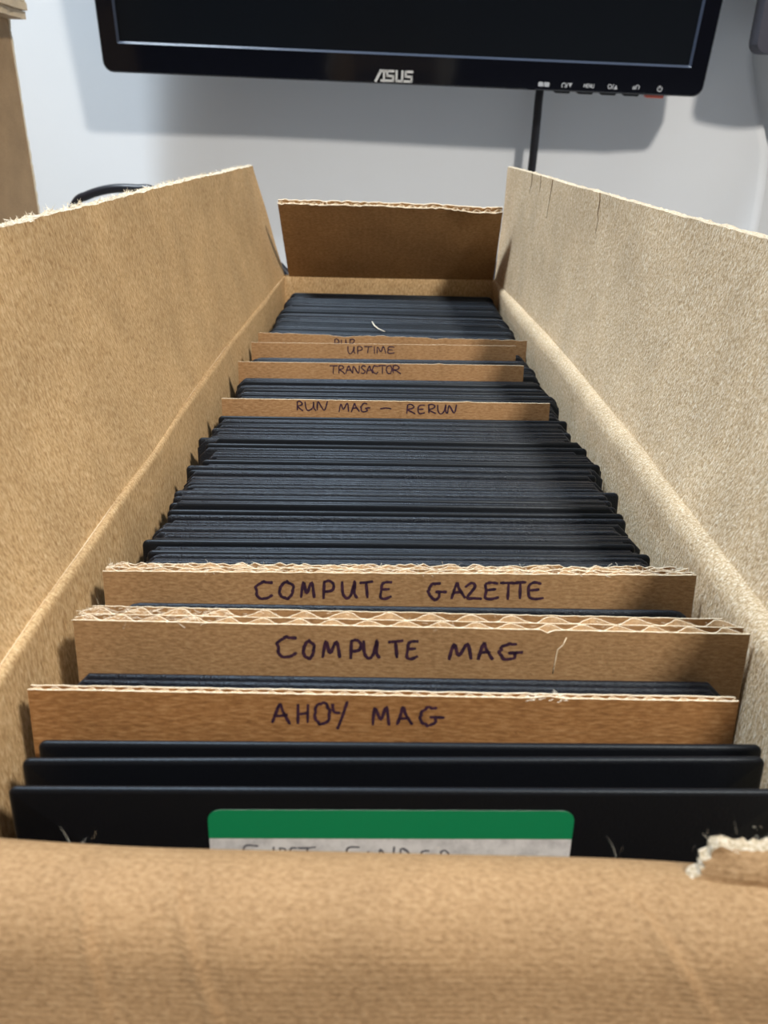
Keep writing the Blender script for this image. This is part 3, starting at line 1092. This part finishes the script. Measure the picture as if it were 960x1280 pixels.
total += pack(card_y(CARDS[1], 1) + 1.0, card_y(CARDS[2]) - 1.1, math.degrees(CARDS[1].yaw), math.degrees(CARDS[2].yaw), 'black floppy disk in the small group behind the ten-letter card', 'disks behind the ten-letter card', [2, 3, 4], 0.3, 1.0, 4.6,
              last='hindmost black floppy disk of the small group, touching the six-letter card')
total += pack(card_y(CARDS[2], 1) + 1.6, card_y(CARDS[3]) - 4.6, math.degrees(CARDS[2].yaw), math.degrees(CARDS[2].yaw) - 0.6, 'black floppy disk squeezed between the last two thin cards', 'disks between the last two cards', [2, 4], 0.1, 0.8, 3.4)
total += pack(card_y(CARDS[3], 1) + 2.0, at(480, 369, Z=ZTOP).y + 0.7, math.degrees(CARDS[3].yaw), 0.5, 'black floppy disk in the rearmost row below the leaning end flap', 'disks in the rearmost row', [4, 5, 6, 7], 0.2, 0.9, 3.6, 0.1, 1.1,
              last='hindmost black floppy disk of all, facing the far end wall of the box')
print('DISKS', total, [round(math.degrees(c.yaw), 2) for c in CARDS])

# curled paper shaving lying on the rear disks
m = MB()
c0 = [at(465, 402, Z=ZTOP + 1.7), at(468, 407, Z=ZTOP + 1.8), at(473, 411, Z=ZTOP + 2), at(481, 414.5, Z=ZTOP + 1.7)]
m.tube(c0, 0.32, 6, taper=lambda u: 0.4 + 0.6 * math.sin(math.pi * min(1, u + 0.12)))
tag(m.build('paper_shaving', K_FUZZ, None, True), 'curled cream paper shaving lying on top of the rear disks', 'paper scrap')


# ------------------------------------------------------------------ monitor on the wall
YM = 858.0
pA, pB = at(131, 86, Y=YM), at(878, 117, Y=YM)
MX0, MX1 = pA.x - 1.5, pB.x
MZ0 = (pA.z + pB.z) / 2 - 0.5
MZ1 = MZ0 + 345
MROLL = math.radians(0.9)


def atm(px, py, Y):
    p = at(px, py, Y=Y)                   # a mark seen on the bezel, before the slight tilt of the screen
    p.z += (p.x - (MX0 + MX1) / 2) * math.tan(MROLL)
    return p


mon = thing('monitor', ((MX0 + MX1) / 2, YM + 20, MZ0), 'glossy black wall-mounted monitor, switched off, above the open box', 'monitor')
BZ = 24.0                                 # bottom bezel
BS = 16.0


def rrect(x0, x1, z0, z1, r, seg=5):
    return rounded(x0, x1, z0, z1, r, r, seg)


m = MB()
outer = rrect(MX0, MX1, MZ0, MZ1, 9)
inner = rrect(MX0 + BS, MX1 - BS, MZ0 + BZ, MZ1 - BS, 1.0)
n = len(outer)
mid = rrect(MX0 + 1.2, MX1 - 1.2, MZ0 + 1.2, MZ1 - 1.2, 8)
lo = [[(x, YM + 1.6, z) for x, z in outer], [(x, YM, z) for x, z in mid], [(x, YM, z) for x, z in inner], [(x, YM + 3.0, z) for x, z in inner], [(x, YM + 22, z) for x, z in inner], [(x, YM + 22, z) for x, z in outer]]
for lp in lo:
    m.v += lp
for a in range(6):
    b_ = (a + 1) % 6
    for i in range(n):
        j = (i + 1) % n
        m.face((a * n + i, a * n + j, b_ * n + j, b_ * n + i))
bez = m.build('bezel', GLOSS, mon); auto_smooth(bez, 35)
m = MB()
li = rrect(MX0 + BS + 0.0, MX1 - BS, MZ0 + BZ, MZ1 - BS, 1.0)
li2 = rrect(MX0 + BS + 1.7, MX1 - BS - 1.7, MZ0 + BZ + 1.7, MZ1 - BS - 1.7, 0.6)
k = len(li)
m.v += [(x, YM + 0.2, z) for x, z in li] + [(x, YM + 2.6, z) for x, z in li2] + [(x, YM + 5, z) for x, z in li2] + [(x, YM + 5, z) for x, z in li]
for a in range(4):
    b_ = (a + 1) % 4
    for i in range(k):
        j = (i + 1) % k
        m.face((a * k + i, a * k + j, b_ * k + j, b_ * k + i))
m.build('screen_lip', LIP, mon)
m = MB(); m.box((MX0 + BS - 0.5, YM + 3.2, MZ0 + BZ - 0.5), (MX1 - BS + 0.5, YM + 8, MZ1 - BS + 0.5)); m.build('screen', SCREEN, mon)
m = MB()
m.prism(rrect(MX0 + 4, MX1 - 4, MZ0 + 4, MZ1 - 4, 8), YM + 18, YM + 26)
m.prism(rrect(MX0 + 60, MX1 - 60, MZ0 + 50, MZ1 - 50, 14), YM + 26, YM + 44)
m.build('back_shell', PLASTIC, mon)
m = MB(); m.box((-35, YM + 43, MZ0 + 130), (75, YM + 78, MZ0 + 240)); m.build('wall_bracket', METAL, mon)
mon.rotation_euler = (math.radians(7.0), MROLL, 0)          # tipped forward on its bracket
MXC = (MX0 + MX1) / 2

# maker's mark: cut silver letters on the bezel
m = MB()
g0, g1, gt, gb_ = atm(470, 91, YM), atm(515, 91, YM), atm(490, 84, YM), atm(490, 98.5, YM)
gx, gw, gz, gh = g0.x, g1.x - g0.x, gb_.z, gt.z - gb_.z


def bar(pts, w):
    """bold mitre-less strokes in the mark's own unit box"""
    P = [(gx + gw * u, gz + gh * v) for u, v in pts]
    for (x0, z0), (x1, z1) in zip(P, P[1:]):
        d_ = Vector((x1 - x0, z1 - z0)); L_ = d_.length; d_ /= L_
        nx, nz = -d_.y * w / 2, d_.x * w / 2
        ex, ez = d_.x * w / 2, d_.y * w / 2
        m.prism([(x0 - ex + nx, z0 - ez + nz), (x1 + ex + nx, z1 + ez + nz), (x1 + ex - nx, z1 + ez - nz), (x0 - ex - nx, z0 - ez - nz)], YM - 0.55, YM + 0.1)


sw = 2.3
bar([(0.0, 0.05), (0.13, 0.9), (0.26, 0.9)], sw)
bar([(0.22, 0.9), (0.22, 0.05)], sw * 0.8)
bar([(0.48, 0.92), (0.31, 0.92), (0.31, 0.5), (0.48, 0.5), (0.48, 0.08), (0.16, 0.08)], sw * 0.85)
bar([(0.57, 0.92), (0.57, 0.08), (0.73, 0.08), (0.73, 0.92)], sw * 0.85)
bar([(1.0, 0.92), (0.82, 0.92), (0.82, 0.5), (0.99, 0.5), (0.99, 0.08), (0.80, 0.08)], sw * 0.85)
o = m.build('maker_mark', SILVER, mon); o['label'] = 'raised silver maker lettering'

# button symbols printed on the bezel
def icon(parts, name='button_symbol'):
    q = MB()
    for kind, px, py, w, h in parts:
        c = atm(px, py, YM)
        W_, H_ = w * 0.82, h * 0.82
        if kind == 'box':
            q.prism(rrect(c.x - W_ / 2, c.x + W_ / 2, c.z - H_ / 2, c.z + H_ / 2, min(W_, H_) * 0.2, 2), YM - 0.12, YM + 0.05)
        elif kind == 'tri_up':
            q.prism([(c.x - W_ / 2, c.z - H_ / 2), (c.x + W_ / 2, c.z - H_ / 2), (c.x, c.z + H_ / 2)], YM - 0.12, YM + 0.05)
        elif kind == 'tri_dn':
            q.prism([(c.x - W_ / 2, c.z + H_ / 2), (c.x, c.z - H_ / 2), (c.x + W_ / 2, c.z + H_ / 2)], YM - 0.12, YM + 0.05)
        elif kind == 'slash':
            q.prism([(c.x - W_ / 2, c.z - H_ / 2), (c.x - W_ / 2 + 0.7, c.z - H_ / 2), (c.x + W_ / 2, c.z + H_ / 2), (c.x + W_ / 2 - 0.7, c.z + H_ / 2)], YM - 0.12, YM + 0.05)
        elif kind in ('ring', 'power', 'half'):
            a0, a1 = {'ring': (0, 360), 'power': (125, 415), 'half': (-60, 240)}[kind]
            seg = 18
            for s_ in range(seg):
                b0, b1 = math.radians(a0 + (a1 - a0) * s_ / seg), math.radians(a0 + (a1 - a0) * (s_ + 1) / seg)
                r1, r0 = W_ / 2, W_ / 2 - 0.75
                q.prism([(c.x + r1 * math.cos(b0), c.z + r1 * math.sin(b0)), (c.x + r1 * math.cos(b1), c.z + r1 * math.sin(b1)),
                         (c.x + r0 * math.cos(b1), c.z + r0 * math.sin(b1)), (c.x + r0 * math.cos(b0), c.z + r0 * math.sin(b0))], YM - 0.12, YM + 0.05)
    return q.build(name, ICON, mon)


icon([('box', 676, 101.5, 5.5, 4.5), ('slash', 680, 101.7, 2, 5), ('box', 684, 102, 5.5, 4.5)])
icon([('half', 705, 103, 5.5, 5), ('slash', 709, 103, 2, 5), ('tri_dn', 713, 103, 4.5, 4.5)])
# MENU in four tiny capitals
q = MB()


def tiny(ch, px, py, w, h):
    a_ = atm(px, py, YM)
    W_, H_ = w * 0.82, h * 0.82
    for st in ch:
        P = [(a_.x + u * W_, a_.z + v * H_) for u, v in st]
        for (x0, z0), (x1, z1) in zip(P, P[1:]):
            d_ = Vector((x1 - x0, z1 - z0)); d_.normalize()
            nx, nz = -d_.y * 0.3, d_.x * 0.3
            q.prism([(x0 + nx, z0 + nz), (x1 + nx, z1 + nz), (x1 - nx, z1 - nz), (x0 - nx, z0 - nz)], YM - 0.12, YM + 0.05)


tiny([[(0, 0), (0, 1), (0.5, 0.3), (1, 1), (1, 0)]], 730.0, 105.6, 2.6, 3.6)
tiny([[(1, 0), (0, 0), (0, 1), (1, 1)], [(0, 0.5), (1, 0.5)]], 733.6, 105.7, 2.0, 3.6)
tiny([[(0, 0), (0, 1), (1, 0), (1, 1)]], 736.6, 105.8, 2.2, 3.6)
tiny([[(0, 1), (0, 0), (1, 0), (1, 1)]], 739.8, 105.9, 2.2, 3.6)
q.build('button_symbol', ICON, mon)
icon([('ring', 762.5, 104.5, 5, 5), ('slash', 766.5, 104.8, 2, 5), ('tri_up', 770, 105.2, 4.5, 4.5)])
icon([('half', 797, 105.5, 5, 5), ('box', 793.5, 106, 4.5, 2), ('tri_up', 793, 105.5, 3.5, 4)])
icon([('power', 825, 107.5, 6, 6), ('box', 825, 105.2, 1.1, 3.2)])

for px in (704, 733, 762, 791):                            # keys under the lower edge
    c = atm(px, 112, YM)
    m = MB(); m.prism(rounded(c.x - 7.5, c.x + 7.5, MZ0 - 1.9, MZ0 + 1.5, 0.3, 1.6, 3), YM + 3, YM + 11)
    m.build('button', PLASTIC, mon)
c = atm(820, 119, YM)
m = MB(); m.prism(rounded(c.x - 8.5, c.x + 8.5, MZ0 - 2.6, MZ0 + 1.5, 0.3, 1.2, 3), YM + 3, YM + 11)
o = m.build('power_button', RED, mon); o['label'] = 'dull red power button under the lower edge'

# ------------------------------------------------------------------ cables
def spline(pts, n=10):
    P = [Vector(p) for p in pts]
    P = [P[0] * 2 - P[1]] + P + [P[-1] * 2 - P[-2]]
    out = []
    for i in range(1, len(P) - 2):
        a, b_, c, d_ = P[i - 1:i + 3]
        for k in range(n):
            t_ = k / n
            out.append(0.5 * (2 * b_ + (c - a) * t_ + (2 * a - 5 * b_ + 4 * c - d_) * t_ * t_ + (3 * b_ - a - 3 * c + d_) * t_ ** 3))
    out.append(P[-2])
    return out


m = MB()
cpts = [(153, 902, 75), at(675, 112, Y=898), at(671, 150, Y=898), at(664, 215, Y=898), (142, 895, -100), at(624, 330, Y=880), (100, 850, -205), (60, 810, DZ + 4.6), (0, 775, DZ + 4.6), (-40, 760, DZ + 4.6)]
m.tube(spline(cpts), 4.2, 12)
tag(m.build('monitor_cable', CABLE, None, True), 'black cable hanging from beneath the monitor down to the desk', 'cable')
m = MB()
cpts = [(-288, 730, DZ + 4.6), (-300, 728, -190), (-292, 725, -120), at(92, 259, Y=720), at(110, 244, Y=718), at(140, 236, Y=716), at(170, 236, Y=715), at(192, 239, Y=714),
        (-180, 708, -74), (-135, 700, -100), at(351, 334, Y=690), (-50, 670, -170), (-10, 660, -215), (30, 670, DZ + 4.6), (110, 710, DZ + 4.6)]
m.tube(spline(cpts), 3.6, 12)
tag(m.build('looped_cable', CABLE, None, True), 'dark cable arching up behind the left box flap', 'cable')

# ------------------------------------------------------------------ second carton at the left
CB = 800.0                                # its far side
pc = at(49, 268, Y=CB)
BX1 = pc.x
zt = at(13, 24, Y=CB).z
t = thing('shipping_carton', (BX1 - 150, 660, DZ), 'tall closed brown carton standing on the desk beside the wall', 'box')
m = MB(); m.box((BX1 - 300, 540, DZ), (BX1 - 0.3, CB - 0.4, zt)); m.build('body', K_SHIP, t)
m = MB(); grid = []
for i in range(81):                       # pale ragged cut along the far corner
    z = DZ + 1 + (zt - DZ - 1) * i / 80
    grid.append([(BX1 - 3.0, CB, z), (BX1 + 0.3 + jit.uniform(-0.6, 0.5), CB, z)])
m.shell(grid, lambda p, i, j: (p[0], p[1] + 2.4, p[2]), 0, 1); m.build('corner_edge', [K_FUZZ, K_FUZZ], t)
for k, (z0_, th_, ov) in enumerate(((0.2, 6.0, 14), (6.6, 6.0, 16.5), (13.0, 5.5, 15))):
    m = MB(); grid = []
    for i in range(41):
        y = 536 + (CB + 3 - 536) * i / 40
        e = BX1 + ov + jit.uniform(-0.6, 0.6)
        grid.append([(BX1 - 304, y, zt + z0_), (e - 6, y, zt + z0_), (e, y, zt + z0_ + jit.uniform(-0.3, 0.3))])
    m.shell(grid, lambda p, i, j: (p[0] + (jit.uniform(-0.7, 0.3) if j == 2 else 0), p[1], p[2] + th_), 0, 1)
    m.build('top_flap', [K_SHIP, K_EDGE], t)

# ------------------------------------------------------------------ dark panel at the right margin
t = thing('second_monitor', (620, 870, 62), 'dark grey second monitor mounted beside the black one', 'monitor')
q0 = at(944, 66, Y=850)
m = MB(); m.prism(rrect(q0.x, q0.x + 520, q0.z, q0.z + 320, 10), 850, 870); m.build('casing', DARKGREY, t)
m = MB(); m.prism(rrect(q0.x + 16, q0.x + 504, q0.z + 18, q0.z + 304, 2), 849.2, 851); m.build('screen', SCREEN, t)
m = MB(); m.box((q0.x + 210, 870, q0.z + 110), (q0.x + 310, YW * 1000 - 0.2, q0.z + 210)); m.build('wall_bracket', METAL, t)

for o in list(bpy.data.objects):
    if '_org' in o:
        del o['_org']
